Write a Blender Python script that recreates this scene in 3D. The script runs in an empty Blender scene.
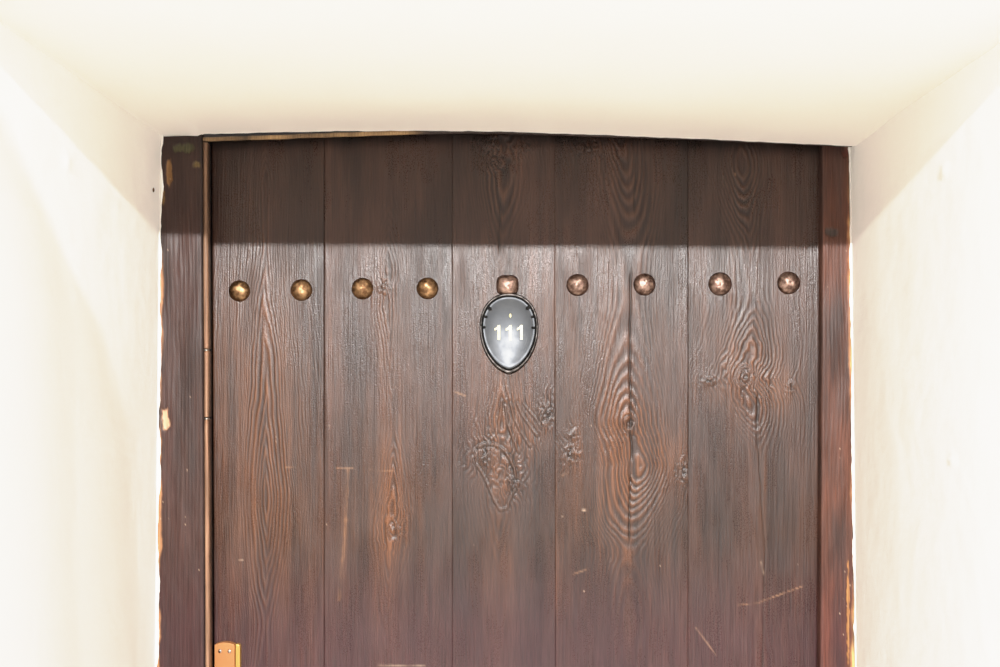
import bpy, math, random
import numpy as np

# ------------------------------------------------------------------ basics
S = 0.0014           # metres per unit on the door face
F = 1100.0           # distance camera - door face, same units (1.54 m)
PX, PY = 512.0, 382.0
CZ = 1.55            # camera height
Y0 = F * S           # door face
col = bpy.context.scene.collection

def W(px, py, t=0.0):
    """point of the plane t units in front of the door face"""
    d = F - t
    k = d / F * S
    return ((px - PX) * k, d * S, CZ + (PY - py) * k)

def WA(px, py, t):
    d = F - t
    k = d / F * S
    return np.stack([(px - PX) * k, d * S + 0 * px, CZ + (PY - py) * k], -1)

YFLOOR = PY + CZ / S

def tag(o, label=None, cat=None, group=None, kind=None):
    if label: o['label'] = label
    if cat: o['category'] = cat
    if group: o['group'] = group
    if kind: o['kind'] = kind
    return o

def empty(name, loc):
    o = bpy.data.objects.new(name, None)
    o.location = loc
    o.empty_display_size = 0.05
    col.objects.link(o)
    return o

def mesh_obj(name, verts, faces, mat, parent=None, smooth=True, colors=None, rough=None):
    me = bpy.data.meshes.new(name)
    verts = np.asarray(verts, dtype=np.float64)
    if parent is not None:
        verts = verts - np.array(parent.location)
    me.from_pydata(verts.tolist(), [], faces)
    me.update()
    if smooth:
        me.polygons.foreach_set('use_smooth', [True] * len(me.polygons))
    if colors is not None:
        a = me.color_attributes.new('tone', 'FLOAT_COLOR', 'POINT')
        c = np.ones((len(verts), 4))
        c[:, :3] = colors
        if rough is not None: c[:, 3] = rough
        a.data.foreach_set('color', c.ravel())
    me.materials.append(mat)
    o = bpy.data.objects.new(name, me)
    col.objects.link(o)
    if parent is not None:
        o.parent = parent
    return o

# ------------------------------------------------------------------ noise
def _hash(ix, iy, seed):
    n = (ix.astype(np.int64) * 374761393 + iy.astype(np.int64) * 668265263 + seed * 974634777) & 0x7fffffff
    n = ((n ^ (n >> 13)) * 1274126177) & 0x7fffffff
    n = n ^ (n >> 16)
    return (n & 0xffff) / 65535.0

def noise(x, y, seed=0):
    ix, iy = np.floor(x), np.floor(y)
    fx, fy = x - ix, y - iy
    fx = fx * fx * (3 - 2 * fx); fy = fy * fy * (3 - 2 * fy)
    a = _hash(ix, iy, seed); b = _hash(ix + 1, iy, seed)
    c = _hash(ix, iy + 1, seed); d = _hash(ix + 1, iy + 1, seed)
    return (a * (1 - fx) + b * fx) * (1 - fy) + (c * (1 - fx) + d * fx) * fy - 0.5

def fbm(x, y, seed=0, o=4):
    r = 0; a = 1.0
    for i in range(o):
        r = r + a * noise(x * 2 ** i, y * 2 ** i, seed + i * 17)
        a *= 0.5
    return r

def sstep(a, b, x):
    t = np.clip((x - a) / (b - a), 0, 1)
    return t * t * (3 - 2 * t)

def seg(x, y, x0, y0, x1, y1):
    vx, vy = x1 - x0, y1 - y0
    t = np.clip(((x - x0) * vx + (y - y0) * vy) / (vx * vx + vy * vy), 0, 1)
    return np.hypot(x - x0 - t * vx, y - y0 - t * vy)

def blob(x, y, cx, cy, rx, ry, p=2):
    return np.exp(-(np.abs((x - cx) / rx) ** p + np.abs((y - cy) / ry) ** p))

# ------------------------------------------------------------------ materials
def new_mat(name):
    m = bpy.data.materials.new(name); m.use_nodes = True
    nt = m.node_tree; b = nt.nodes['Principled BSDF']
    return m, nt, b

def wood_mat(name, rough=0.42, spec=0.5, bump=0.5):
    m, nt, b = new_mat(name)
    N, L = nt.nodes.new, nt.links.new
    at = N('ShaderNodeVertexColor'); at.layer_name = 'tone'
    tc = N('ShaderNodeNewGeometry')
    mp = N('ShaderNodeMapping'); mp.inputs['Scale'].default_value = (650, 650, 22)
    L(tc.outputs['Position'], mp.inputs['Vector'])
    n1 = N('ShaderNodeTexNoise'); n1.inputs['Scale'].default_value = 1.0; n1.inputs['Detail'].default_value = 5
    L(mp.outputs[0], n1.inputs['Vector'])
    mp2 = N('ShaderNodeMapping'); mp2.inputs['Scale'].default_value = (900, 900, 500)
    L(tc.outputs['Position'], mp2.inputs['Vector'])
    n2 = N('ShaderNodeTexNoise'); n2.inputs['Scale'].default_value = 1.0; n2.inputs['Detail'].default_value = 2
    L(mp2.outputs[0], n2.inputs['Vector'])
    r = N('ShaderNodeMapRange'); r.inputs['From Min'].default_value = 0.25; r.inputs['From Max'].default_value = 0.75
    r.inputs['To Min'].default_value = 0.62; r.inputs['To Max'].default_value = 1.38
    L(n1.outputs['Fac'], r.inputs['Value'])
    mx = N('ShaderNodeMix'); mx.data_type = 'RGBA'; mx.blend_type = 'MULTIPLY'; mx.inputs['Factor'].default_value = 1
    L(at.outputs['Color'], mx.inputs['A']); L(r.outputs[0], mx.inputs['B'])
    L(mx.outputs['Result'], b.inputs['Base Color'])
    ad = N('ShaderNodeMath'); ad.operation = 'MULTIPLY_ADD'
    L(n2.outputs['Fac'], ad.inputs[0]); ad.inputs[1].default_value = 0.12
    L(at.outputs['Alpha'], ad.inputs[2])
    L(ad.outputs[0], b.inputs['Roughness'])
    sm = N('ShaderNodeMath'); sm.operation = 'MULTIPLY_ADD'; sm.inputs[1].default_value = 0.6
    L(n2.outputs['Fac'], sm.inputs[0]); L(n1.outputs['Fac'], sm.inputs[2])
    bp = N('ShaderNodeBump'); bp.inputs['Strength'].default_value = bump; bp.inputs['Distance'].default_value = 0.0010
    L(sm.outputs[0], bp.inputs['Height']); L(bp.outputs[0], b.inputs['Normal'])
    b.inputs['Specular IOR Level'].default_value = spec
    return m

def plaster_mat(name, c, bump=0.25, var=0.03):
    m, nt, b = new_mat(name)
    N, L = nt.nodes.new, nt.links.new
    tc = N('ShaderNodeNewGeometry')
    n1 = N('ShaderNodeTexNoise'); n1.inputs['Scale'].default_value = 4; n1.inputs['Detail'].default_value = 6
    L(tc.outputs['Position'], n1.inputs['Vector'])
    r = N('ShaderNodeValToRGB')
    r.color_ramp.elements[0].position = 0.3; r.color_ramp.elements[1].position = 0.7
    r.color_ramp.elements[0].color = (c[0] * (1 - var), c[1] * (1 - var * 1.3), c[2] * (1 - var * 1.8), 1)
    r.color_ramp.elements[1].color = (*c, 1)
    L(n1.outputs['Fac'], r.inputs[0]); L(r.outputs[0], b.inputs['Base Color'])
    n2 = N('ShaderNodeTexNoise'); n2.inputs['Scale'].default_value = 38; n2.inputs['Detail'].default_value = 7
    L(tc.outputs['Position'], n2.inputs['Vector'])
    bp = N('ShaderNodeBump'); bp.inputs['Strength'].default_value = bump; bp.inputs['Distance'].default_value = 0.004
    L(n2.outputs['Fac'], bp.inputs['Height']); L(bp.outputs[0], b.inputs['Normal'])
    b.inputs['Roughness'].default_value = 0.75
    b.inputs['Specular IOR Level'].default_value = 0.25
    return m

def metal_mat(name, c0, c1, rough=0.35, scale=120, bump=0.3, metallic=1.0):
    m, nt, b = new_mat(name)
    N, L = nt.nodes.new, nt.links.new
    tc = N('ShaderNodeNewGeometry')
    n1 = N('ShaderNodeTexNoise'); n1.inputs['Scale'].default_value = scale; n1.inputs['Detail'].default_value = 5
    L(tc.outputs['Position'], n1.inputs['Vector'])
    r = N('ShaderNodeValToRGB')
    r.color_ramp.elements[0].position = 0.38; r.color_ramp.elements[1].position = 0.66
    r.color_ramp.elements[0].color = (*c0, 1); r.color_ramp.elements[1].color = (*c1, 1)
    L(n1.outputs['Fac'], r.inputs[0]); L(r.outputs[0], b.inputs['Base Color'])
    mr = N('ShaderNodeMapRange'); mr.inputs['To Min'].default_value = rough * 1.35; mr.inputs['To Max'].default_value = rough * 0.75
    L(n1.outputs['Fac'], mr.inputs['Value']); L(mr.outputs[0], b.inputs['Roughness'])
    bp = N('ShaderNodeBump'); bp.inputs['Strength'].default_value = bump; bp.inputs['Distance'].default_value = 0.001
    L(n1.outputs['Fac'], bp.inputs['Height']); L(bp.outputs[0], b.inputs['Normal'])
    b.inputs['Metallic'].default_value = metallic
    return m

M_wood = wood_mat('dark_stained_pine', bump=0.55, spec=0.41)
M_plain = wood_mat('frame_wood', bump=0.35, spec=0.3)
M_wall = plaster_mat('white_plaster', (0.935, 0.905, 0.86), bump=0.15, var=0.015)
M_ceil = plaster_mat('cream_plaster', (0.935, 0.905, 0.85), bump=0.1, var=0.015)
M_floor = plaster_mat('pale_stone', (0.56, 0.53, 0.48), bump=0.1)
M_hole = metal_mat('shadowed_cavity', (0.006, 0.005, 0.005), (0.012, 0.01, 0.009), rough=0.8, metallic=0)

# ------------------------------------------------------------------ wood boards
def board(name, mat, parent, xl, xr, yt, yb, t, thick, shade, dx=0.8, dy=1.5, back_px=True):
    """Board with a carved face. xl, xr: functions of y; yt: function of x;
    shade(x, y, u_edge_l, u_edge_r) -> height(units), colour, roughness"""
    ys_f = np.arange(0, (690 - 150) / dy + 1) * dy / (690 - 150)
    ym = 690.0
    wid = xr(400.0) - xl(400.0)
    nx = max(4, int(round(wid / dx))) + 1
    u = np.linspace(0, 1, nx)
    # rows as fractions: dense from the top to 690 then coarse to the floor
    v1 = np.linspace(0, 1, int((ym - 140) / dy))
    rows = []
    coarse = np.arange(ym + 5, yb, 7.0).tolist() + [yb]
    X = []; Y = []
    for v in v1:
        yy0 = 140 + v * (ym - 140)
        x = xl(yy0) + (xr(yy0) - xl(yy0)) * u
        top = yt(x)
        Y.append(top + v * (ym - top)); X.append(x)
    for c in coarse:
        x = xl(c) + (xr(c) - xl(c)) * u
        X.append(x); Y.append(np.full_like(x, c))
    X = np.array(X); Y = np.array(Y)
    el = X - X[:, :1]; er = X[:, -1:] - X
    h, c, r = shade(X, Y, el, er)
    P = WA(X, Y, t)
    P[..., 1] -= h * S
    ny = X.shape[0]
    V = P.reshape(-1, 3)
    idx = np.arange(ny * nx).reshape(ny, nx)
    f = np.stack([idx[:-1, :-1], idx[1:, :-1], idx[1:, 1:], idx[:-1, 1:]], -1).reshape(-1, 4)
    # skirt
    ring = np.concatenate([idx[0, :], idx[1:, -1], idx[-1, -2::-1], idx[-2:0:-1, 0]])
    B = V[ring].copy(); B[:, 1] = (F - t) * S + thick * S
    base = len(V)
    k = np.arange(len(ring)); k2 = (k + 1) % len(ring)
    sk = np.stack([ring[k], ring[k2], base + k2, base + k], -1)
    V = np.vstack([V, B])
    C = np.vstack([c.reshape(-1, 3), c.reshape(-1, 3)[ring] * 0.15])
    R = np.concatenate([r.ravel(), r.ravel()[ring]])
    faces = f.tolist() + sk.tolist() + [(base + k[::-1]).tolist()]
    return mesh_obj(name, V, faces, mat, parent, True, C, R)

def lerp3(a, b, m):
    a = np.asarray(a); b = np.asarray(b)
    return a + (b - a) * m[..., None]

DARK = (0.026, 0.0155, 0.0130)
BASE = (0.058, 0.0335, 0.0275)
RIDGE = (0.095, 0.058, 0.045)
ORANGE = (0.21, 0.100, 0.047)
PURPLE = (0.056, 0.019, 0.029)

def plank_shade(cfg):
    hx, hy = zip(*cfg['h'])
    sd = cfg['seed']
    def fn(X, Y, el, er):
        wob = 7 * fbm(Y / 120.0, Y * 0 + 3.3, sd, 3) + 2.0 * fbm(X / 22.0, Y / 45.0, sd + 5, 3)
        cx = np.interp(Y, [a for a, _ in cfg['cx']], [b for _, b in cfg['cx']])
        dxx = X - cx + wob
        h = np.interp(Y, hx, hy)
        # soften the profile
        h = (h + np.interp(Y - 9, hx, hy) + np.interp(Y + 9, hx, hy)) / 3
        q = cfg.get('sharp', 1.0)
        kx = cfg.get('kx', 1.2); pw = cfg.get('pw', 1.35)
        phi = (np.abs(dxx * kx) ** pw + np.maximum(h, 0) ** pw) ** (1 / pw)
        phi = phi + 3.2 * fbm(X / 30.0, Y / 70.0, sd + 9, 3) + 0.9 * fbm(X / 6.0, Y / 26.0, sd + 19, 2)
        kn_dark = np.zeros_like(X); kn_h = np.zeros_like(X); kn_m = np.zeros_like(X)
        for (kx, ky, rx, ry, amp) in cfg.get('knots', []):
            rr = np.sqrt(((X - kx) / rx) ** 2 + ((Y - ky) / ry) ** 2)
            rr = rr * (1 + 0.3 * fbm(X / 7.0, Y / 7.0, sd + 31, 2))
            phi = phi + amp * np.exp(-(rr / 2.6) ** 2)
            w = np.exp(-(rr / 1.15) ** 4)
            phi = phi * (1 - w) + w * (rr * min(rx, ry) * 1.5 + fbm(X / 4.0, Y / 4.0, sd + 3, 2) * 5)
            kn_dark = np.maximum(kn_dark, np.exp(-(rr / 0.8) ** 2))
            kn_h += np.exp(-(rr / 1.0) ** 2)
            kn_m = np.maximum(kn_m, np.exp(-(rr / 2.2) ** 2))
        sp = cfg.get('sp', 5.6)
        ph = phi / sp + np.maximum(0, phi - cfg.get('fine', 34)) * (1 / 3.3 - 1 / sp)
        ph = ph + 0.35 * np.sin(ph * 0.7 + sd) + 0.3 * noise(ph * 0.5, Y / 300.0, sd + 41)
        ring = (0.5 + 0.5 * np.cos(2 * np.pi * ph))
        ridge = ring ** 1.7
        central = np.exp(-(phi / cfg.get('wide', 40)) ** 4)
        amt = np.clip(cfg.get('amt', 0.5) * (0.25 + 0.9 * central) * (0.75 + 0.9 * fbm(X / 40.0, Y / 110.0, sd + 60, 3)), 0.06, 1.2)
        for (bx, by, bw, bh, a) in cfg.get('boost', []):
            amt = amt + a * blob(X, Y, bx, by, bw, bh)
        amt = np.clip(amt + 0.5 * kn_m, 0, 1.35)
        fine = fbm(X / 2.2, Y / 60.0, sd + 71, 2)
        hgt = 0.55 * ridge * amt + 0.20 * fine + 0.5 * fbm(X / 35.0, Y / 120.0, sd + 80, 2)
        hgt += kn_h * (0.35 + 0.8 * fbm(X / 3.6, Y / 3.6, sd + 90, 2) + 0.75 * (ring - .5)) * 0.9
        # colours
        big = fbm(X / 55.0, Y / 160.0, sd + 100, 4)
        warm = np.clip(0.18 + 0.8 * big, 0, 0.6)
        for (bx, by, bw, bh, a) in cfg.get('warm', []):
            warm = warm + a * blob(X, Y, bx, by, bw, bh)
        warm = np.clip(warm * sstep(180, 360, Y) + 0.08, 0, 1)
        streak = 0.5 + 0.9 * fbm(X / 5.0, Y / 150.0, sd + 120, 3)
        base = lerp3(BASE, DARK, np.clip(0.45 + 1.3 * fbm(X / 30.0, Y / 130.0, sd + 130, 3), 0, 1))
        rid = lerp3(RIDGE, ORANGE, np.clip(warm * 0.8, 0, 1))
        c = base + (rid - base) * (np.clip(ridge * amt * 0.85, 0, 1) * 0.85)[..., None]
        c = c * (1 - np.clip(0.5 * amt * (1 - ring) ** 2, 0, .6))[..., None]
        c = lerp3(c, ORANGE, np.clip(warm * (0.24 + 0.25 * (streak - .5)), 0, 0.55))
        c = c * (0.82 + 0.4 * np.clip(streak, 0, 1))[..., None]
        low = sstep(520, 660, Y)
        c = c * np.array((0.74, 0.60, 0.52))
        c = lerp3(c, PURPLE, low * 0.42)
        c = c * (1 - 0.62 * kn_dark * (0.6 + fbm(X / 3.0, Y / 3.0, sd + 150, 2)))[..., None]
        rough = 0.23 + 0.22 * fbm(X / 14.0, Y / 40.0, sd + 170, 3) + 0.05 * (1 - ridge) - 0.08 * kn_m
        # cracks
        for cr in cfg.get('cracks', []):
            pts, wd, dp = cr
            ypts = [p[1] for p in pts]; xpts = [p[0] for p in pts]
            xx = np.interp(Y, ypts, xpts) + 1.2 * fbm(Y / 18.0, Y * 0, sd + 200, 2)
            inside = sstep(ypts[0] - 4, ypts[0] + 12, Y) * (1 - sstep(ypts[-1] - 12, ypts[-1] + 4, Y))
            k = np.exp(-((X - xx) / wd) ** 2) * inside
            hgt = hgt - dp * k
            c = c * (1 - 0.85 * k * min(1, dp))[..., None]
        for (pts, wd, hh, dk) in cfg.get('lines', []):
            P_ = np.array(pts, float)
            d = np.full_like(X, 1e9)
            for a_, b_ in zip(P_[:-1], P_[1:]):
                d = np.minimum(d, seg(X, Y, a_[0], a_[1], b_[0], b_[1]))
            k = np.exp(-(d / wd) ** 2); k2 = np.exp(-((d - wd * 1.7) / wd) ** 2)
            hgt = hgt + hh * k - hh * 0.6 * k2
            c = c * (1 - dk * k2)[..., None]
            c = lerp3(c, RIDGE, np.clip(k * 0.4, 0, 1))
        # scratches
        for (x0, y0, x1, y1, wd, a, cc) in cfg.get('scratch', []):
            d = seg(X, Y, x0, y0, x1, y1)
            k = np.exp(-(d / (wd * (0.8 + 0.8 * fbm(X / 3.0, Y / 5.0, sd + 222, 2)))) ** 2) * a * np.clip(0.85 + 1.3 * fbm(X / 6.0, Y / 9.0, sd + 223, 3), 0.1, 1.2)
            c = lerp3(c, cc, np.clip(k, 0, 1))
        # random tiny chips of bare wood
        spk = noise(X / 2.3, Y / 2.3, sd + 300)
        spm = sstep(0.485, 0.498, spk) * sstep(300, 480, Y) * (noise(X / 30., Y / 30., sd + 301) > 0.1)
        c = lerp3(c, (0.42, 0.30, 0.22), np.clip(spm * 0.8, 0, 1))
        # arrises
        e = np.minimum(el, er)
        gl = cfg.get('gl', 1.0); gr = cfg.get('gr', 1.0)
        k = gl * np.exp(-(el / 0.7) ** 2) + gr * np.exp(-(er / 0.7) ** 2)
        k = k * (1 - 0.55 * sstep(400, 520, Y) * (np.minimum(el, er) >= 0) * ((X > 225) & (X < 805)))
        hgt = hgt - 0.8 * k
        c = c * (1 - 0.7 * np.clip(k, 0, 1))[..., None]
        # shade under the head rail, painted into the plank colour
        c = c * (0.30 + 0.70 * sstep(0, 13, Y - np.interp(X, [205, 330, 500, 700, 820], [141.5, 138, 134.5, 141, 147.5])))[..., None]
        return hgt, np.clip(c, 0.002, 1), np.clip(rough, 0.22, 0.8)
    return fn

TAN = (0.36, 0.20, 0.115)
PALE = (0.50, 0.36, 0.26)

planks = [
    dict(xl=lambda y: 211.5 + (y - 140) * 0.005, xr=lambda y: 324.0 + 0 * y,
         cx=[(140, 264), (300, 263), (400, 268), (667, 262), (1500, 262)],
         h=[(140, 48), (175, 36), (250, 38), (330, 26), (420, 15), (500, 4), (560, 14), (620, 30), (900, 10), (1500, 50)],
         seed=11, kx=1.5, pw=1.22, sp=5.4, fine=30, wide=48, amt=0.85, gl=.6, gr=.6,
         warm=[(266, 420, 35, 130, 0.55), (225, 380, 18, 90, 0.3), (262, 180, 16, 18, .5)],
         boost=[(262, 360, 45, 170, 0.35)], knots=[],
         scratch=[(285, 467, 300, 468, 0.6, 0.25, TAN), (238, 560, 243, 560, 0.7, 0.4, PALE)]),
    dict(xl=lambda y: 324.2 + 0 * y, xr=lambda y: 452.26 + 0 * y,
         cx=[(140, 390), (300, 386), (450, 396), (530, 392), (667, 388), (1500, 385)],
         h=[(140, 44), (200, 40), (280, 12), (330, 24), (430, 32), (500, 16), (530, 5), (580, 22), (667, 42), (1500, 30)],
         seed=23, kx=1.5, pw=1.25, sp=6.0, fine=22, wide=30, amt=0.45, gl=.45, gr=.08,
         warm=[(392, 500, 22, 60, 0.6), (345, 540, 8, 60, 0.75), (390, 330, 14, 60, .3), (350, 480, 60, 60, .12)],
         boost=[(392, 505, 18, 50, 0.7), (385, 300, 14, 45, .5), (240, 20, 1, 1, 0)],
         knots=[(384, 287, 6, 7, 8), (393, 532, 6, 8, 12)],
         scratch=[(348, 470, 346, 520, 1.6, 0.42, ORANGE), (346, 520, 339, 600, 2.1, 0.42, ORANGE),
                  (336, 468, 353, 468, 0.6, 0.3, TAN), (370, 470, 394, 471, .6, .28, TAN), (393, 538, 396, 538, 1.0, .6, (.5, .5, .52)),
                  (378, 665, 425, 666, .7, .3, PALE)]),
    dict(xl=lambda y: 452.25 + 0 * y, xr=lambda y: 555.11 + (y - 400) * 0.002,
         cx=[(140, 507), (240, 500), (400, 502), (470, 500), (560, 502), (1500, 505)],
         h=[(140, 8), (175, 18), (240, 34), (330, 42), (390, 40), (430, 34), (470, 26), (505, 30), (560, 38), (667, 44), (1500, 20)],
         seed=37, sp=6.4, fine=26, wide=34, amt=0.6, gl=.08, gr=.12,
         warm=[(508, 425, 20, 25, 0.8), (498, 480, 12, 22, 0.55), (535, 440, 14, 20, .6), (500, 385, 25, 20, .4), (500, 540, 12, 60, .25)],
         boost=[(505, 440, 35, 55, 0.9), (500, 180, 22, 45, 0.7), (545, 410, 14, 22, .8)],
         lines=[([(478, 447), (484, 444), (494, 444), (503, 449), (510, 458), (514, 468), (516, 477)], 1.3, 0.9, .5),
                ([(477, 465), (484, 476), (489, 488), (494, 500), (500, 510), (507, 508), (511, 496), (515, 490)], 1.1, 0.5, .45),
                ([(502, 400), (500, 420), (496, 434), (488, 443)], 1.0, 0.4, .4),
                ([(505, 405), (508, 425), (514, 440), (519, 452)], 1.1, 0.7, .5), ([(510, 403), (515, 420), (522, 434), (530, 446)], 1.0, 0.6, .45),
                ([(517, 403), (522, 415), (530, 426), (537, 436)], 1.0, 0.6, .45), ([(524, 404), (530, 412), (537, 420), (541, 428)], .9, 0.5, .4), ([(550, 403), (544, 411), (540, 420)], .9, .5, .4)],
         knots=[(485, 458, 9, 9, 16), (513, 483, 6, 8, 12), (548, 415, 6, 10, 14), (489, 143, 9, 5, 10), (527, 146, 8, 6, 10),
                (493, 163, 8, 6, 4)],
         scratch=[(455, 392, 466, 396, .8, .4, TAN)],
         cracks=[([(500, 200), (499, 260)], 1.0, 0.8)]),
    dict(xl=lambda y: 555.1 + (y - 400) * 0.002, xr=lambda y: 688.12 + 0 * y,
         cx=[(140, 622), (240, 630), (350, 630), (425, 629), (465, 640), (520, 631), (560, 630), (1500, 628)],
         h=[(120, 4), (150, 12), (245, 40), (300, 44), (350, 36), (385, 24), (412, 10), (428, 2), (442, 10), (452, 9), (466, 2), (495, 22), (548, 52), (600, 44), (1500, 60)],
         seed=41, pw=1.75, kx=1.3, sp=5.5, fine=44, wide=52, amt=0.75, gl=.12, gr=.2,
         warm=[(632, 430, 28, 40, 0.75), (636, 490, 40, 45, 0.55), (672, 455, 15, 25, .6), (625, 560, 12, 40, .4), (575, 490, 16, 40, .2)],
         boost=[(634, 460, 42, 75, 1.0), (628, 200, 22, 60, 0.5), (630, 300, 20, 60, .3)],
         knots=[(570, 455, 8, 8, 10), (573, 434, 4, 5, 6), (684, 471, 6, 11, 14), (589, 150, 8, 8, 12), (629, 424, 7, 10, 4)],
         scratch=[(562, 517, 563, 517, .8, .6, PALE), (583, 510, 585, 510, 1.0, .7, PALE), (573, 574, 588, 569, .8, .4, TAN), (561, 476, 568, 473, 1.2, .2, TAN), (541, 577, 549, 573, .8, .4, PALE)],
         cracks=[([(631, 270), (630, 360), (631, 470), (629, 545)], 0.9, 1.1), ([(636, 150), (634, 215)], .9, .7)]),
    dict(xl=lambda y: 688.15 + 0 * y, xr=lambda y: 820.3 - (y - 150) * 0.006,
         cx=[(140, 745), (200, 745), (320, 753), (345, 750), (378, 739), (400, 748), (440, 757), (667, 760), (1500, 755)],
         h=[(140, 20), (160, 4), (200, 22), (245, 36), (300, 40), (335, 28), (372, 6), (395, 10), (440, 36), (560, 44), (1500, 10)],
         seed=59, pw=1.5, kx=1.3, sp=5.2, fine=32, wide=36, amt=0.55, gl=.2, gr=.7,
         warm=[(775, 385, 26, 28, 0.6), (712, 395, 14, 14, .45), (762, 500, 5, 70, .6), (745, 350, 10, 20, .35)],
         boost=[(748, 355, 35, 50, 0.9), (745, 200, 18, 45, 0.7), (785, 395, 22, 35, .5)],
         knots=[(745, 377, 9, 9, 15), (709, 381, 7, 4, 5), (791, 386, 3, 5, 3)],
         scratch=[(738, 605, 760, 603, .7, .3, TAN), (760, 602, 803, 586, 0.7, .42, TAN), (696, 628, 716, 655, .9, .42, (.3, .17, .11)), (735, 174, 735, 175, 1.2, .6, TAN),
                  (761, 562, 764, 574, 1.1, .3, PALE)],
         cracks=[([(758, 392), (757, 430)], 1.3, 1.1), ([(757, 430), (765, 540), (762, 700)], .8, .5)]),
]

door = empty('door_1', (0.0, Y0, 0.0))
tag(door, 'dark brown stained pine plank door with a row of domed bronze studs', 'door', kind='structure')

# dark core boards behind the planks
def prism(name, pts, y0, y1, mat, parent, smooth=False):
    """pts: (x,z) outline counter-clockwise seen from the camera"""
    n = len(pts)
    V = [(x, y0, z) for x, z in pts] + [(x, y1, z) for x, z in pts]
    Fc = [list(range(n)), list(range(2 * n - 1, n - 1, -1))]
    Fc += [[i, i + n, (i + 1) % n + n, (i + 1) % n] for i in range(n)]
    return mesh_obj(name, V, Fc, mat, parent, smooth)

DT_X = [200, 330, 500, 700, 830]
DT_Y = [139.5, 135.5, 132.5, 138.5, 146.0]
def door_top(x): return np.interp(x, DT_X, DT_Y)

pp = [W(214, YFLOOR - 4), W(817, YFLOOR - 4), W(818, 153), W(500, 142), W(214, 145)]
core = prism('backing_board', [(p[0], p[2]) for p in pp], Y0 + 0.010, Y0 + 0.034, M_hole, door)

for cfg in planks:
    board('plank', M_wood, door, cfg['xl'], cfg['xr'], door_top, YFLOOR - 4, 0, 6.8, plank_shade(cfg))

# ------------------------------------------------------------------ studs
stud_pts = [(239.5, 291, 10.8), (301.5, 290, 11), (362.5, 288.6, 11), (427.5, 288.4, 11), (507.5, 285.3, 11.2),
            (577.5, 285, 11.2), (644.5, 284.5, 11.2), (720, 284, 11.8), (788.5, 283, 11.5)]
gold0, gold1 = (0.10, 0.052, 0.026), (0.34, 0.205, 0.105)
cop0, cop1 = (0.10, 0.058, 0.045), (0.33, 0.225, 0.18)
M_studs = [metal_mat('aged_bronze', gold0, gold1, rough=0.42, scale=150, bump=0.5),
           metal_mat('aged_copper', cop0, cop1, rough=0.42, scale=170, bump=0.5)]
random.seed(5)
for i, (sx, sy, r) in enumerate(stud_pts):
    seg_n, rings = 40, 14
    V = []; Fc = []
    for j in range(rings + 1):
        a = j / rings * math.pi / 2
        for k in range(seg_n):
            b = 2 * math.pi * k / seg_n
            sq = 1.0
            if i == 4:   # squarer head above the number plate
                sq = 1.0 / (abs(math.cos(b)) ** 3.2 + abs(math.sin(b)) ** 3.2) ** (1 / 3.2)
            rr = r * math.cos(a) * sq
            x = rr * math.cos(b); y = rr * math.sin(b) * (1.0 if i != 4 else 0.93)
            nx = float(noise(np.array(x / 4.5 + i * 9.1), np.array(y / 4.5 + 3), 7 + i)) * 1.1
            nx += float(noise(np.array(x / 2.0 + i * 5.1), np.array(y / 2.0 + 3), 77 + i)) * 0.35
            z = 7.6 * math.sin(a) + nx * math.sin(a)
            p = W(sx + x * (1 + 0.0), sy - y)
            V.append((p[0], Y0 - z * S + 0.0006, p[2]))
    for j in range(rings):
        for k in range(seg_n):
            k2 = (k + 1) % seg_n
            if j == rings - 1:
                Fc.append([j * seg_n + k, j * seg_n + k2, (j + 1) * seg_n])
            else:
                Fc.append([j * seg_n + k, j * seg_n + k2, (j + 1) * seg_n + k2, (j + 1) * seg_n + k])
    V = V[:rings * seg_n + 1]
    # foot ring sunk into the wood
    base = len(V)
    for k in range(seg_n):
        v = V[k]; V.append((v[0], Y0 + 0.004, v[2]))
    for k in range(seg_n):
        Fc.append([k, base + k, base + (k + 1) % seg_n, (k + 1) % seg_n])
    Fc.append([base + k for k in range(seg_n)])
    mesh_obj('stud', V, Fc, M_studs[0 if i < 4 else 1], door)

# ------------------------------------------------------------------ number plate
plate = empty('number_plate', W(509, 332, 1.0))
tag(plate, 'egg-shaped grey metal room plate numbered 111 under the middle stud', 'sign')
def egg(th, k=1.0):
    # th = 0 right, pi/2 top ; pointed at the bottom
    w, top, bot = 28.5 * k, 33.0 * k, 45.0 * k
    c, s = math.cos(th), math.sin(th)
    if s >= 0:
        return (w * math.copysign(abs(c) ** 0.92, c), top * abs(s) ** 0.92)
    q = -s
    return (w * math.copysign(abs(c) ** 1.22, c), -bot * q ** 1.02)
M_plate = metal_mat('brushed_pewter', (0.062, 0.065, 0.070), (0.073, 0.076, 0.081), rough=0.40, scale=60, bump=0.04)
M_rim = metal_mat('dark_pewter_rim', (0.03, 0.027, 0.025), (0.10, 0.09, 0.085), rough=0.4, scale=160, bump=0.4)
def loft(name, loops, mat, parent, cap=True):
    n = len(loops[0]); V = [v for l in loops for v in l]; Fc = []
    for j in range(len(loops) - 1):
        for k in range(n):
            k2 = (k + 1) % n
            Fc.append([j * n + k, j * n + k2, (j + 1) * n + k2, (j + 1) * n + k])
    if cap: Fc.append([(len(loops) - 1) * n + k for k in range(n)])
    return mesh_obj(name, V, Fc, mat, parent)
PCX, PCY = 509.0, 327.5
NT = 96
def plate_loop(k, t):
    out = []
    for i in range(NT):
        x, y = egg(2 * math.pi * i / NT, k)
        p = W(PCX + x, PCY - y); out.append((p[0], Y0 - t * S, p[2]))
    return out
# rim: rolled edge
rim = [plate_loop(1.03, -1), plate_loop(1.035, 2.5), plate_loop(1.02, 4.2), plate_loop(0.985, 5.0), plate_loop(0.95, 4.2), plate_loop(0.93, 3.0), plate_loop(0.915, 2.2)]
loft('rim', rim, M_rim, plate, False)
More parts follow.
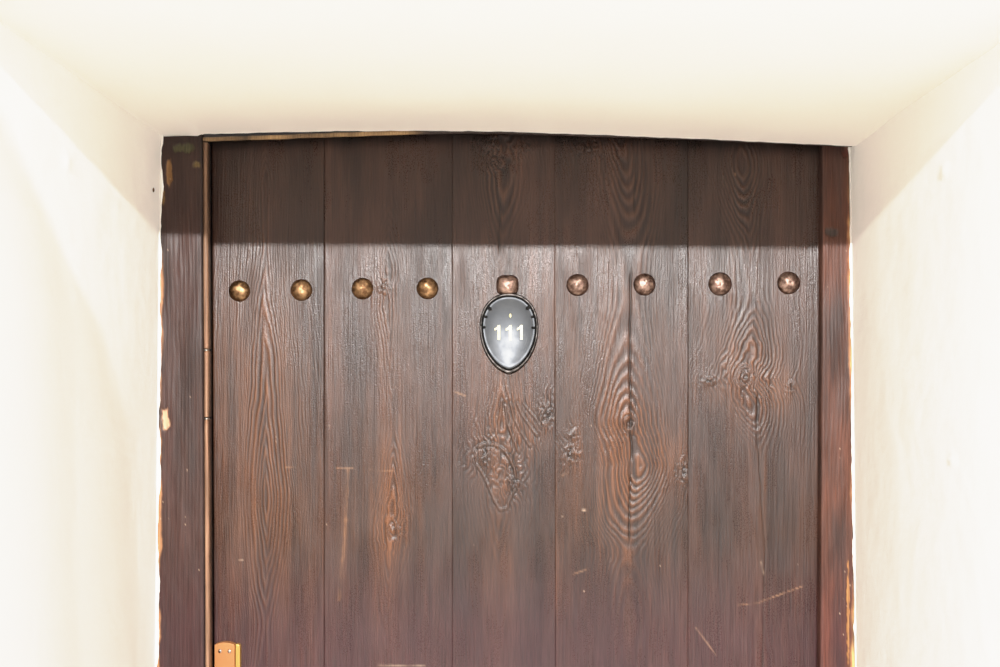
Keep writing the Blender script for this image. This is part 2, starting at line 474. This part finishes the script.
# dished face with its own small raised lip
face = [plate_loop(0.93, 1.0), plate_loop(0.93, 4.4), plate_loop(0.915, 5.0), plate_loop(0.885, 5.2)]
for i in range(1, 15):
    k = 0.885 * (1 - i / 15.0)
    face.append(plate_loop(k, 5.2 - 3.5 * (1 - (k / 0.885) ** 2)))
loft('dish', face, M_plate, plate)
def dish_t(x, y):
    # height of the dish below a point given as offsets from the plate centre
    best = 1.0
    r = math.hypot(x, y)
    th = math.atan2(y, x)
    lo, hi = 0.0, 1.2
    # radial scale (egg is star shaped; search by angle)
    bd = 1e9; kk = 0.5
    for i in range(360):
        ex, ey = egg(2 * math.pi * i / 360, 1.0)
        a = math.atan2(ey, ex)
        d = abs((a - th + math.pi) % (2 * math.pi) - math.pi)
        if d < bd: bd = d; kk = r / math.hypot(ex, ey)
    return 5.2 - 3.5 * (1 - min(1, kk / 0.885) ** 2)
# digits
M_digit = metal_mat('pale_gold_digit', (0.62, 0.55, 0.26), (0.80, 0.76, 0.52), rough=0.45, scale=200, bump=0.05, metallic=0.1)
one = [(-0.9, 0), (1.7, 0), (1.7, 15.6), (-0.6, 15.6), (-1.6, 13.6), (-4.2, 12.2), (-4.2, 10.0), (-0.9, 11.4)]
for i, (ox, oy, sc) in enumerate([(-10.5, -12.4, 0.93), (1.0, -13.2, 0.98), (12.0, -12.2, 0.93)]):
    pts = []
    for (x, y) in one:
        p = W(PCX + ox + x * sc, PCY - (oy + y * sc)); pts.append((p[0], p[2]))
    tt = max(dish_t(ox, oy + 1), dish_t(ox, oy + 14)) 
    prism('digit', pts, Y0 - (tt + 0.9) * S, Y0 - (min(dish_t(ox, oy + 1), dish_t(ox, oy + 14)) - 0.8) * S, M_digit, plate)
# little bead of metal above the middle digit
tb = dish_t(0, 13)
def small_dome(name, px, py, rx, ry, t0, hgt, mat, parent, n=16):
    V = []; Fc = []
    for j in range(5):
        a = j / 5 * math.pi / 2
        for k in range(n):
            b = 2 * math.pi * k / n
            p = W(px + rx * math.cos(a) * math.cos(b), py - ry * math.cos(a) * math.sin(b))
            V.append((p[0], Y0 - (t0 + hgt * math.sin(a)) * S, p[2]))
    p = W(px, py); V.append((p[0], Y0 - (t0 + hgt) * S, p[2]))
    for j in range(4):
        for k in range(n):
            k2 = (k + 1) % n
            Fc.append([j * n + k, j * n + k2, (j + 1) * n + k2, (j + 1) * n + k])
    for k in range(n): Fc.append([4 * n + k, 4 * n + (k + 1) % n, 5 * n])
    Fc.append([k for k in range(n - 1, -1, -1)])
    return mesh_obj(name, V, Fc, mat, parent)
small_dome('bead', 510.3, 315.8, 1.2, 2.3, tb - 0.3, 1.2, M_digit, plate)
# claw notches round the shoulders
M_claw = metal_mat('blackened_claw', (0.004, 0.004, 0.004), (0.012, 0.011, 0.010), rough=0.7, scale=150, bump=0.3, metallic=0)
M_claw.node_tree.nodes['Principled BSDF'].inputs['Specular IOR Level'].default_value = 0.08
for (px, py, ang, ln) in [(489.5, 308.8, -35, 5.4), (485.8, 317.0, -12, 4.0), (483.8, 327.5, 5, 4.2), (528.0, 308.2, 215, 5.4), (532.8, 317.0, 192, 4.0), (533.3, 328.0, 175, 4.2)]:
    a = math.radians(ang); ca, sa = math.cos(a), math.sin(a)
    w = 2.6 if ln < 5 else 3.6; ln *= 1.15
    poly = [(-ln / 2, -w / 2), (ln * 0.2, -w / 2), (ln / 2, 0), (ln * 0.2, w / 2), (-ln / 2, w / 2)]
    pts = []
    for (x, y) in poly:
        p = W(px + x * ca - y * sa, py - (x * sa + y * ca)); pts.append((p[0], p[2]))
    prism('claw', pts, Y0 - 6.1 * S, Y0 - 2.5 * S, M_claw, plate)

# ------------------------------------------------------------------ latch plate, bottom left
M_brass = metal_mat('orange_brass', (0.40, 0.165, 0.055), (0.52, 0.235, 0.085), rough=0.5, scale=14, bump=0.05, metallic=0.35)
M_brass2 = metal_mat('yellow_brass', (0.48, 0.28, 0.07), (0.6, 0.38, 0.12), rough=0.35, scale=14, bump=0.05, metallic=0.5)
M_screw = metal_mat('steel_screw', (0.25, 0.20, 0.17), (0.6, 0.5, 0.42), rough=0.3, scale=200, bump=0.2)
def plate_outline(x0, x1, yt, arch, yb, n=12):
    pts = [(x0, yb), (x1, yb)]
    for i in range(n + 1):
        u = i / n
        x = x1 + (x0 - x1) * u
        pts.append((x, yt - arch * math.sin(math.pi * u) ** 0.8))
    return pts
def to_xz(pts): return [(W(x, y)[0], W(x, y)[2]) for x, y in pts]
lp = prism('latch_plate', to_xz(plate_outline(216.2, 236.3, 643.3, 2.4, 760)), Y0 - 7.0 * S, Y0 + 0.002, M_brass, door)
tag(lp, 'orange brass latch plate')
bv = lp.modifiers.new('b', 'BEVEL'); bv.width = 0.0009; bv.segments = 2
fl = prism('side_flange', to_xz([(236.6, 760), (241.8, 760), (241.2, 644.3), (239.4, 643.0), (236.6, 642.8)]), Y0 - 5.4 * S, Y0 + 0.002, M_brass2, lp)
fl.matrix_parent_inverse.identity()
fl.location = (0, 0, 0)
bv = fl.modifiers.new('b', 'BEVEL'); bv.width = 0.0012; bv.segments = 3
for (x, y) in [(221.8, 649.4), (231.2, 649.7)]:
    s_ = small_dome('screw', x, y, 1.9, 2.1, 6.9, 1.0, M_screw, lp)
# children of a child: vertices were written in world space minus (0,0,0) offset of lp
for o in lp.children:
    o.data.transform(__import__('mathutils').Matrix.Translation((0, -Y0, 0)))

# ------------------------------------------------------------------ door frame
frame = empty('trim_1', (0.0, Y0, 0.0))
tag(frame, 'worn dark brown wooden door frame set in the plaster recess', 'door frame', kind='structure')
BARE = (0.36, 0.17, 0.075)
YEL = (0.62, 0.42, 0.16)
def jamb_shade(seed, edge, tint, chips):
    def fn(X, Y, el, er):
        out = el if edge == 'l' else er
        phi = X + 5 * fbm(X / 20.0, Y / 130.0, seed, 3) + 1.5 * fbm(X / 5., Y / 30., seed + 4, 2)
        ring = (0.5 + 0.5 * np.cos(2 * np.pi * phi / 4.2)) ** 1.5
        big = fbm(X / 14.0, Y / 90.0, seed + 7, 3)
        c = lerp3(BASE, DARK, np.clip(0.4 + 1.2 * fbm(X / 8., Y / 80., seed + 9, 3), 0, 1))
        c = lerp3(c, tint, np.clip(0.45 + 0.9 * big + 0.10 * ring, 0, 1))
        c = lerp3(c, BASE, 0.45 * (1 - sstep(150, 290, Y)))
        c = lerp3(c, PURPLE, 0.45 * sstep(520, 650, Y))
        c = c * np.array((0.66, 0.58, 0.54)) if edge == 'l' else c * np.array((0.9, 0.75, 0.7))
        hgt = 0.12 * ring + 1.0 * fbm(X / 18., Y / 60., seed + 12, 3)
        # worn outer arris: bare orange and yellow wood in irregular tongues
        wear = out + (3.2 if edge == 'l' else 3.0) * fbm(X * 0 + 1.0, Y / 26.0, seed + 20, 4) - 0.2
        wm = 1 - sstep(1.0, 3.4, wear)
        act = sstep(-0.25, 0.25, fbm(X * 0, Y / 75.0, seed + 25, 2) + 0.12)
        c = lerp3(c, BARE, np.clip(wm * act * 0.85, 0, 1))
        wm2 = 1 - sstep(-0.6, 1.0, wear)
        c = lerp3(c, YEL if edge == 'r' else BARE, np.clip(wm2 * act, 0, 1) * (1.0 if edge == 'r' else 0.6))
        c = lerp3(c, (0.012, 0.02, 0.018), np.clip((1 - sstep(0.2, 1.0, out)) * (1 - act) * .8, 0, 1))
        for (x, y, rx, ry, cc, dep) in chips:
            rr = np.sqrt(((X - x) / rx) ** 2 + ((Y - y) / ry) ** 2) + 0.7 * fbm(X / 3.5, Y / 6.0, seed + 30, 2)
            m = 1 - sstep(0.7, 1.1, rr)
            c = lerp3(c, cc, m); hgt = hgt - dep * m
        inn = er if edge == 'l' else el
        k = np.exp(-(inn / 1.2) ** 2)
        c = c * (1 - 0.6 * k)[..., None]; hgt = hgt - 1.2 * k
        # darker towards the top
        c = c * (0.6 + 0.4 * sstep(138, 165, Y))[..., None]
        sp = sstep(0.46, 0.495, noise(X / 1.7, Y / 1.9, seed + 90)) * (noise(X / 25., Y / 40., seed + 91) > 0.15)
        c = lerp3(c, PALE, np.clip(sp * .8, 0, 1))
        rough = 0.4 + 0.2 * fbm(X / 10., Y / 30., seed + 95, 2)
        return hgt, np.clip(c, 0.002, 1), np.clip(rough, .25, .8)
    return fn
TL, TR = 30.0, 11.0
lj_l = lambda y: 161.5 - (y - 140) * 0.0095 + 0 * y
lj_r = lambda y: 201.8 + (y - 140) * 0.005 + 0 * y
rj_l = lambda y: 822.2 - (y - 150) * 0.004 + 0 * y
rj_r = lambda y: 849.0 + (y - 150) * 0.0105 + 0 * y
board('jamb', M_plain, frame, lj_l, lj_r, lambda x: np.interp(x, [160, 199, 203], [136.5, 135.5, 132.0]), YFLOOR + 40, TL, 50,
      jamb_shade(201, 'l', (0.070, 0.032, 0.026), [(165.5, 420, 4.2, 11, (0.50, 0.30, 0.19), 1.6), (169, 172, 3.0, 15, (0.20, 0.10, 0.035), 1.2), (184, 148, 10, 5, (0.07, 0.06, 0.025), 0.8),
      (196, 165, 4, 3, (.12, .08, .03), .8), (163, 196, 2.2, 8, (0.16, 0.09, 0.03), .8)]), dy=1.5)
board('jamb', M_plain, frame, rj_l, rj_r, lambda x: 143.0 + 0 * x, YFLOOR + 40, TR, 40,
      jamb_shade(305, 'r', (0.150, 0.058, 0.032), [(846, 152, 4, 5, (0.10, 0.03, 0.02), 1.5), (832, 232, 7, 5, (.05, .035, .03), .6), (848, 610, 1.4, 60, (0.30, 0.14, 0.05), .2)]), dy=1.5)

# head rail: shows as a worn wedge under the plaster at the left, underside shade painted dark beyond
hx = np.linspace(196, 852, 220)
hb = np.interp(hx, [196, 203, 270, 330, 420, 500, 700, 852], [142.2, 141.6, 139.6, 137.4, 134.4, 133.8, 140.4, 147.2]) + 0.35 * fbm(hx / 12., hx * 0, 3, 3)
V = []; Fc = []; Cc = []; R_ = []
prof = [(0, 20, 22.0), (0, 4.6, 24.0), (0, 4.1, 26.0), (0, 0.9, 26.4), (0, 0.2, 25.4), (0, 0, 8.0), (0, 0.0, 1.5), (0, 20, 1.5)]
for i, x in enumerate(hx):
    tan = float(1 - sstep(395, 430, x)) * float(np.clip(0.65 + 0.9 * fbm(np.array(x / 22.0), np.array(0.), 9, 3), 0.12, 1))
    for j, (_, up, t) in enumerate(prof):
        V.append(W(x, hb[i] - up, t))
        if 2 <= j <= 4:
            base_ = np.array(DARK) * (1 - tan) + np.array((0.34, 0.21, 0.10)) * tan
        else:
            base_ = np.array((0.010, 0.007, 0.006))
        Cc.append(base_); R_.append(0.5)
np_ = len(prof)
for i in range(len(hx) - 1):
    for j in range(np_):
        j2 = (j + 1) % np_
        Fc.append([i * np_ + j, (i + 1) * np_ + j, (i + 1) * np_ + j2, i * np_ + j2])
Fc.append(list(range(np_ - 1, -1, -1))); Fc.append([(len(hx) - 1) * np_ + j for j in range(np_)])
mesh_obj('head_rail', V, Fc, M_plain, frame, True, np.array(Cc), np.array(R_))

# narrow tan stop bead between left jamb and leaf, in lengths
M_bead = M_plain
def bead_piece(y0, y1, gap_dark=False):
    ys = np.arange(y0, y1 + 0.01, 2.0 if y1 < 700 else 6.0)
    V = []; C = []
    prof = []
    na = 10
    for y in ys:
        xa = 202.0 + (y - 140) * 0.0052; xb = 207.8 + (y - 140) * 0.0050
        chip = 0.7 * float(fbm(np.array(y / 14.0), np.array(2.), 55, 3))
        for k in range(na):
            a = math.pi * k / (na - 1)
            x = (xa + xb) / 2 - math.cos(a) * (xb - xa + chip) / 2
            t = 21 + 6 * math.sin(a) ** 0.6
            V.append(W(x, y, t))
            f = float(np.clip(0.5 + 1.0 * fbm(np.array(x / 1.6), np.array(y / 60.), 61, 3), 0, 1))
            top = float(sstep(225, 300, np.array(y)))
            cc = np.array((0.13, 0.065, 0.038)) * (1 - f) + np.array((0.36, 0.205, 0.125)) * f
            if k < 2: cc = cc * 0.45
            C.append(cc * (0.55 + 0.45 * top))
        for k, x in ((na, xb), (na + 1, xa)):
            V.append((W(x, y, 20)[0] - (0.0028 if k == na else 0), Y0 - 0.004, W(x, y, 20)[2])); C.append(np.array(DARK) * 0.3)
    m = na + 2
    Fc = []
    for i in range(len(ys) - 1):
        for k in range(m):
            k2 = (k + 1) % m
            Fc.append([i * m + k, (i + 1) * m + k, (i + 1) * m + k2, i * m + k2])
    Fc.append(list(range(m - 1, -1, -1))); Fc.append([(len(ys) - 1) * m + k for k in range(m)])
    return mesh_obj('stop_bead', V, Fc, M_bead, frame, True, np.array(C), np.full(len(C), 0.42))
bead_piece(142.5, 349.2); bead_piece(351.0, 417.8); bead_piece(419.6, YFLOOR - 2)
M_ring = metal_mat('dull_nickel', (0.28, 0.24, 0.2), (0.6, 0.55, 0.5), rough=0.35, scale=100)
for y in (350.1, 418.7):
    V = []; n = 24; Fc = []
    xc = 205.3 + (y - 140) * 0.005 - 0.4
    for j, (yy, k) in enumerate([(-1.0, 0.9), (-0.7, 1.1), (0.7, 1.1), (1.0, 0.9)]):
        for i in range(n):
            a = 2 * math.pi * i / n
            V.append(W(xc + 3.2 * k * math.cos(a), y + yy, 21.5 + 6 * k * math.sin(a)))
    for j in range(3):
        for i in range(n):
            i2 = (i + 1) % n
            Fc.append([j * n + i, (j + 1) * n + i, (j + 1) * n + i2, j * n + i2])
    Fc.append(list(range(n - 1, -1, -1))); Fc.append([3 * n + i for i in range(n)])
    mesh_obj('joint_ring', V, Fc, M_ring, frame)

# ------------------------------------------------------------------ recess and corridor
TF = 500.0            # recess depth in units
YB = (F - TL) * S     # plane of the jamb face
XL = W(161.0, 0, TL)[0]
XR = W(850.0, 0, TR)[0]
ZTOP = 2.75

ARC_X = [150, 198, 204, 330, 420, 500, 600, 700, 780, 848, 870]
ARC_Y = [134.6, 136.0, 133.4, 130.6, 130.2, 131.0, 134.4, 138.4, 142.2, 145.4, 146.2]
def ceil_z(X, t):
    """height of the soffit at world X, t units before the door face"""
    px = PX + X / ((F - TL) / F * S)
    zb = CZ + (PY - np.interp(px, ARC_X, ARC_Y)) * (F - TL) / F * S
    f = (X - XL) / (XR - XL)
    zl = CZ + (PY - 135.4) * (F - TL) / F * S
    zr = CZ + (PY - 146.8) * (F - TR) / F * S
    zs = zl + (zr - zl) * f
    zf = zs + (f - 0.5) * 0.004
    w = np.clip((t - 25) / 160.0, 0, 1); w = w * w * (3 - 2 * w)
    z = zb * (1 - w) + zs * w
    w2 = np.clip((t - 400) / 100.0, 0, 1)
    z = z * (1 - w2) + zf * w2
    return z

def wall_side(name, side, label):
    tb = TL if side < 0 else TR
    ts = np.concatenate([np.linspace(tb, tb + 60, 24), np.linspace(tb + 66, TF, 70)])
    nz = 190
    zn = np.concatenate([np.linspace(0, 1.05, 30)[:-1] / 1.0, np.linspace(1.05, 1.9, nz)])
    T, Zf = np.meshgrid(ts, zn)       # rows z, cols t
    X0 = XL if side < 0 else XR
    # rows end at the soffit
    zc = ceil_z(np.full_like(T, X0), T)
    zmax = zn[-1]
    Z = Zf / zmax * (zc + 0.006)
    yimg = PY - (Z - CZ) / S
    slant = (0.0095 if side < 0 else 0.0105) * (yimg - 140) * S
    slant = slant * (1 - np.clip((T - tb) / 300, 0, 1))
    X = X0 + side * slant
    inward = -side
    # hand-plastered unevenness
    X = X + inward * S * (1.1 * fbm(T / 140.0, Z / 0.3, 400 + side, 3) + 0.35 * fbm(T / 18.0, Z / 0.03, 410 + side, 3)) * np.clip((T - tb) / 40, 0, 1)
    if side < 0:
        # gentle swell added to dim the corridor end of this wall
        t0 = np.interp((Z - CZ) / S, [-600, -227, 63, 120, 179, 215], [205, 218, 240, 275, 350, 430])
        e = np.clip(T - t0, 0, None)
        X = X + inward * S * (0.19 * (np.sqrt(e * e + 28.0 ** 2) - 28.0))
    dents = [(67, 162), (243, 0), (76, 295)] if side < 0 else [(945, 171), (952, 460)]
    for (dx_, dy_) in dents:
        k = X0 / S * F
        if (dx_ - PX) * X0 <= 0: continue
        d = X0 / S * F / (dx_ - PX); tz = F - d; zz = CZ + (PY - dy_) * d / F * S
        X = X + inward * 0.0022 * np.exp(-(((T - tz) / 4.5) ** 2 + ((Z - zz) / (5 * S)) ** 2))
    Y = (F - T) * S
    ny, nx = T.shape
    V = np.stack([X, Y, Z], -1).reshape(-1, 3)
    idx = np.arange(ny * nx).reshape(ny, nx)
    Fc = []
    a = np.stack([idx[:-1, :-1], idx[:-1, 1:], idx[1:, 1:], idx[1:, :-1]], -1).reshape(-1, 4)
    if side > 0: a = a[:, ::-1]
    Fc = a.tolist()
    V = V.tolist()
    # ragged plaster lip lapping over the jamb face
    lip0 = len(V)
    for r in range(ny):
        x, y, z = V[idx[r, 0]]
        py = PY - (z - CZ) / S
        w_ = 1.6 + 2.4 * float(fbm(np.array(py / 24.0), np.array(1.0 * side), 500, 4)) + 0.6 * float(noise(np.array(py / 5.0), np.array(0.), 505))
        w_ = max(0.4, w_ * (1.0 if side < 0 else 0.8))
        if side < 0: w_ = max(0.5, w_ - 2.2 * math.exp(-((py - 420) / 14) ** 2))
        V.append([x + inward * w_ * 0.55 * S, y - 2.4 * S, z])
        V.append([x + inward * w_ * S, y - 1.2 * S, z])
        V.append([x + inward * w_ * 1.02 * S, y + 3.0 * S, z])
        V.append([x - inward * 1.5 * S, y - 3.6 * S, z])
    # (the last one is pulled back onto the wall to round the edge)
    for r in range(ny - 1):
        p, q = lip0 + r * 4, lip0 + (r + 1) * 4
        for (u_, v_) in ((0, 1), (1, 2)):
            f = [p + u_, q + u_, q + v_, p + v_]
            Fc.append(f if side < 0 else f[::-1])
        f = [idx[r, 0], idx[r + 1, 0], q + 0, p + 0]
        Fc.append([int(k) for k in (f if side < 0 else f[::-1])])
    # corridor face
    e = len(V)
    for r in range(ny):
        x, y, z = V[idx[r, -1]]
        V.append([x + side * 0.012, y - 0.012, z]); V.append([side * 2.6, y - 0.012, z])
    for r in range(ny - 1):
        i0, i1 = int(idx[r, -1]), int(idx[r + 1, -1])
        p, q = e + r * 2, e + (r + 1) * 2
        f1 = [i0, p, q, i1]; f2 = [p, p + 1, q + 1, q]
        Fc.append(f1 if side < 0 else f1[::-1]); Fc.append(f2 if side < 0 else f2[::-1])
    # back of the masonry, closing the block
    b = len(V)
    for r in (0, ny - 1):
        x, y, z = V[idx[r, 0]]
        V.append([x, Y0 + 0.06, z]); V.append([side * 2.6, Y0 + 0.06, z])
    Fc.append([b, b + 2, b + 3, b + 1] if side > 0 else [b, b + 1, b + 3, b + 2])
    o = mesh_obj(name, V, Fc, M_wall)
    tag(o, label, 'wall', kind='structure')
    return o
wall_l = wall_side('wall_left', -1, 'white plastered left side of the recess around the door')
wall_r = wall_side('wall_right', 1, 'white plastered right side of the recess around the door')

# nail holes
def speck(wall, px, py, r, X0, mat):
    d = X0 / S * F / (px - PX); z = CZ + (PY - py) * d / F * S; y = d * S
    n = 12; side = -1 if X0 < 0 else 1
    # sit on the plaster: find nearest wall vertex
    best = min(wall.data.vertices, key=lambda v: (v.co.y - y) ** 2 + (v.co.z - z) ** 2)
    x = best.co.x
    V = []; Fc = []
    for j, (k, h) in enumerate([(1, -0.8), (1, 0.5), (0.6, 0.9)]):
        for i in range(n):
            a = 2 * math.pi * i / n
            V.append((x - side * h * S, y + r * k * S * math.cos(a), z + r * k * S * math.sin(a)))
    for j in range(2):
        for i in range(n):
            i2 = (i + 1) % n
            Fc.append([j * n + i, j * n + i2, (j + 1) * n + i2, (j + 1) * n + i])
    Fc.append([2 * n + i for i in range(n)])
    mesh_obj('nail_head', V, Fc, mat, None).parent = wall
M_nail = metal_mat('rusty_nail', (0.06, 0.03, 0.02), (0.2, 0.12, 0.08), rough=0.6, scale=200)
speck(wall_l, 154.0, 190, 2.2, XL, M_nail)

# soffit
xs = np.linspace(XL - 0.01, XR + 0.012, 130)
ts = np.concatenate([np.linspace(27.5, 90, 30), np.linspace(97, TF, 50)])
T, X = np.meshgrid(ts, xs)
Z = ceil_z(X, T) + S * (1.0 * fbm(X / 0.2, T / 130.0, 600, 3)) * np.clip((T - 30) / 60, 0, 1)
Z = Z + S * 0.5 * fbm(X / 0.012, X * 0, 620, 3) * (T < 30)
Y = (F - T) * S
V = np.stack([X, Y, Z], -1).reshape(-1, 3).tolist()
ny, nx = T.shape
idx = np.arange(ny * nx).reshape(ny, nx)
Fc = np.stack([idx[:-1, :-1], idx[1:, :-1], idx[1:, 1:], idx[:-1, 1:]], -1).reshape(-1, 4)[:, ::-1].tolist()
# plaster edge up behind, and the corridor face above the opening
e = len(V)
for r in range(ny):
    x, y, z = V[idx[r, 0]]; V.append([x, y, z + 0.03])
    x, y, z = V[idx[r, -1]]; V.append([x, y - 0.008, z + 0.008]); V.append([x, y - 0.012, ZTOP])
for r in range(ny - 1):
    p, q = e + 3 * r, e + 3 * (r + 1)
    a0, a1 = int(idx[r, 0]), int(idx[r + 1, 0]); b0, b1 = int(idx[r, -1]), int(idx[r + 1, -1])
    Fc.append([a0, p, q, a1]); Fc.append([b0, b1, q + 1, p + 1]); Fc.append([p + 1, q + 1, q + 2, p + 2])
# masonry either side above the recess, corridor face
e = len(V)
yF = (F - TF) * S - 0.012
for sgn, xx in ((-1, xs[0]), (1, xs[-1])):
    zc = float(ceil_z(np.array(xx), np.array(TF)))
    b = len(V)
    V += [[xx, yF, zc], [sgn * 2.6, yF, zc], [sgn * 2.6, yF, ZTOP], [xx, yF, ZTOP]]
    Fc.append([b, b + 1, b + 2, b + 3] if sgn > 0 else [b + 3, b + 2, b + 1, b])
soff = mesh_obj('ceiling', V, Fc, M_ceil)
tag(soff, 'cream plastered ceiling of the recess above the door', 'ceiling', kind='structure')

# masonry behind everything
def box(name, x0, x1, y0, y1, z0, z1, mat):
    V = [(x, y, z) for z in (z0, z1) for y in (y0, y1) for x in (x0, x1)]
    Fc = [[0, 2, 3, 1], [4, 5, 7, 6], [0, 1, 5, 4], [2, 6, 7, 3], [0, 4, 6, 2], [1, 3, 7, 5]]
    return mesh_obj(name, V, Fc, mat, None, False)
tag(box('wall_back', -2.6, 2.6, Y0 + 0.061, Y0 + 0.16, 0.0, ZTOP, M_wall), 'plaster wall hidden behind the dark plank door', 'wall', kind='structure')
tag(box('floor', -2.6, 2.6, -4.2, Y0 + 0.16, -0.06, 0.0, M_floor), 'pale stone floor in front of the door, below the picture', 'floor', kind='structure')

# ------------------------------------------------------------------ light
def area_spot(name, loc, power, radius, color):
    l = bpy.data.lights.new(name, 'POINT'); l.energy = power; l.shadow_soft_size = radius; l.color = color
    o = bpy.data.objects.new(name, l); o.location = loc; col.objects.link(o); return o
t_l = 3200.0
area_spot('corridor_lamp', (25 * S, (F - t_l) * S, CZ + 782 * S), 1320.0, 0.027, (1.0, 0.985, 0.97))

w = bpy.data.worlds.new('ambient_fill'); bpy.context.scene.world = w; w.use_nodes = True
bg = w.node_tree.nodes['Background']
bg.inputs['Color'].default_value = (1.0, 0.968, 0.938, 1)
# added ambient fill, dimmed behind the camera to cut door reflections, brighter elsewhere
_n, _l = w.node_tree.nodes.new, w.node_tree.links.new
_tc = _n('ShaderNodeTexCoord'); _d = _n('ShaderNodeVectorMath'); _d.operation = 'DOT_PRODUCT'; _d.inputs[1].default_value = (0, -1, 0)
_l(_tc.outputs['Generated'], _d.inputs[0])
_mr = _n('ShaderNodeMapRange'); _mr.interpolation_type = 'SMOOTHSTEP'
_mr.inputs['From Min'].default_value = 0.55; _mr.inputs['From Max'].default_value = 0.97
_mr.inputs['To Min'].default_value = 2.85; _mr.inputs['To Max'].default_value = 1.0
_l(_d.outputs['Value'], _mr.inputs['Value']); _l(_mr.outputs[0], bg.inputs['Strength'])

cam = bpy.data.cameras.new('camera'); co = bpy.data.objects.new('camera', cam); col.objects.link(co)
co.location = (0, 0, CZ); co.rotation_euler = (math.pi / 2, 0, 0)
cam.sensor_width = 36; cam.lens = 36 * F / 1000.0
cam.shift_x = -(PX - 500) / 1000.0
cam.shift_y = (PY - 333.5) / 1000.0
cam.clip_start = 0.02
bpy.context.scene.camera = co
sc = bpy.context.scene
sc.view_settings.view_transform = 'Standard'
sc.view_settings.look = 'None'
sc.view_settings.exposure = 0.0
# soft shoulder so the white plaster does not clip
sc.view_settings.use_curve_mapping = True
cm = sc.view_settings.curve_mapping
cm.white_level = (2.0, 2.0, 2.0)
cm.use_clip = False
cv = cm.curves[3]
while len(cv.points) > 2: cv.points.remove(cv.points[1])
pts_ = [(0, 0), (0.2, 0.2), (0.4, 0.4), (0.6, 0.6), (0.72, 0.745), (0.85, 0.85), (1.0, 0.905), (1.3, 0.95), (2.0, 0.975)]
cv.points[0].location = (0, 0); cv.points[1].location = (1.0, pts_[-1][1])
for a_, b_ in pts_[1:-1]: cv.points.new(a_ / 2.0, b_)
for p_ in cv.points: p_.handle_type = 'AUTO_CLAMPED'
cm.update()
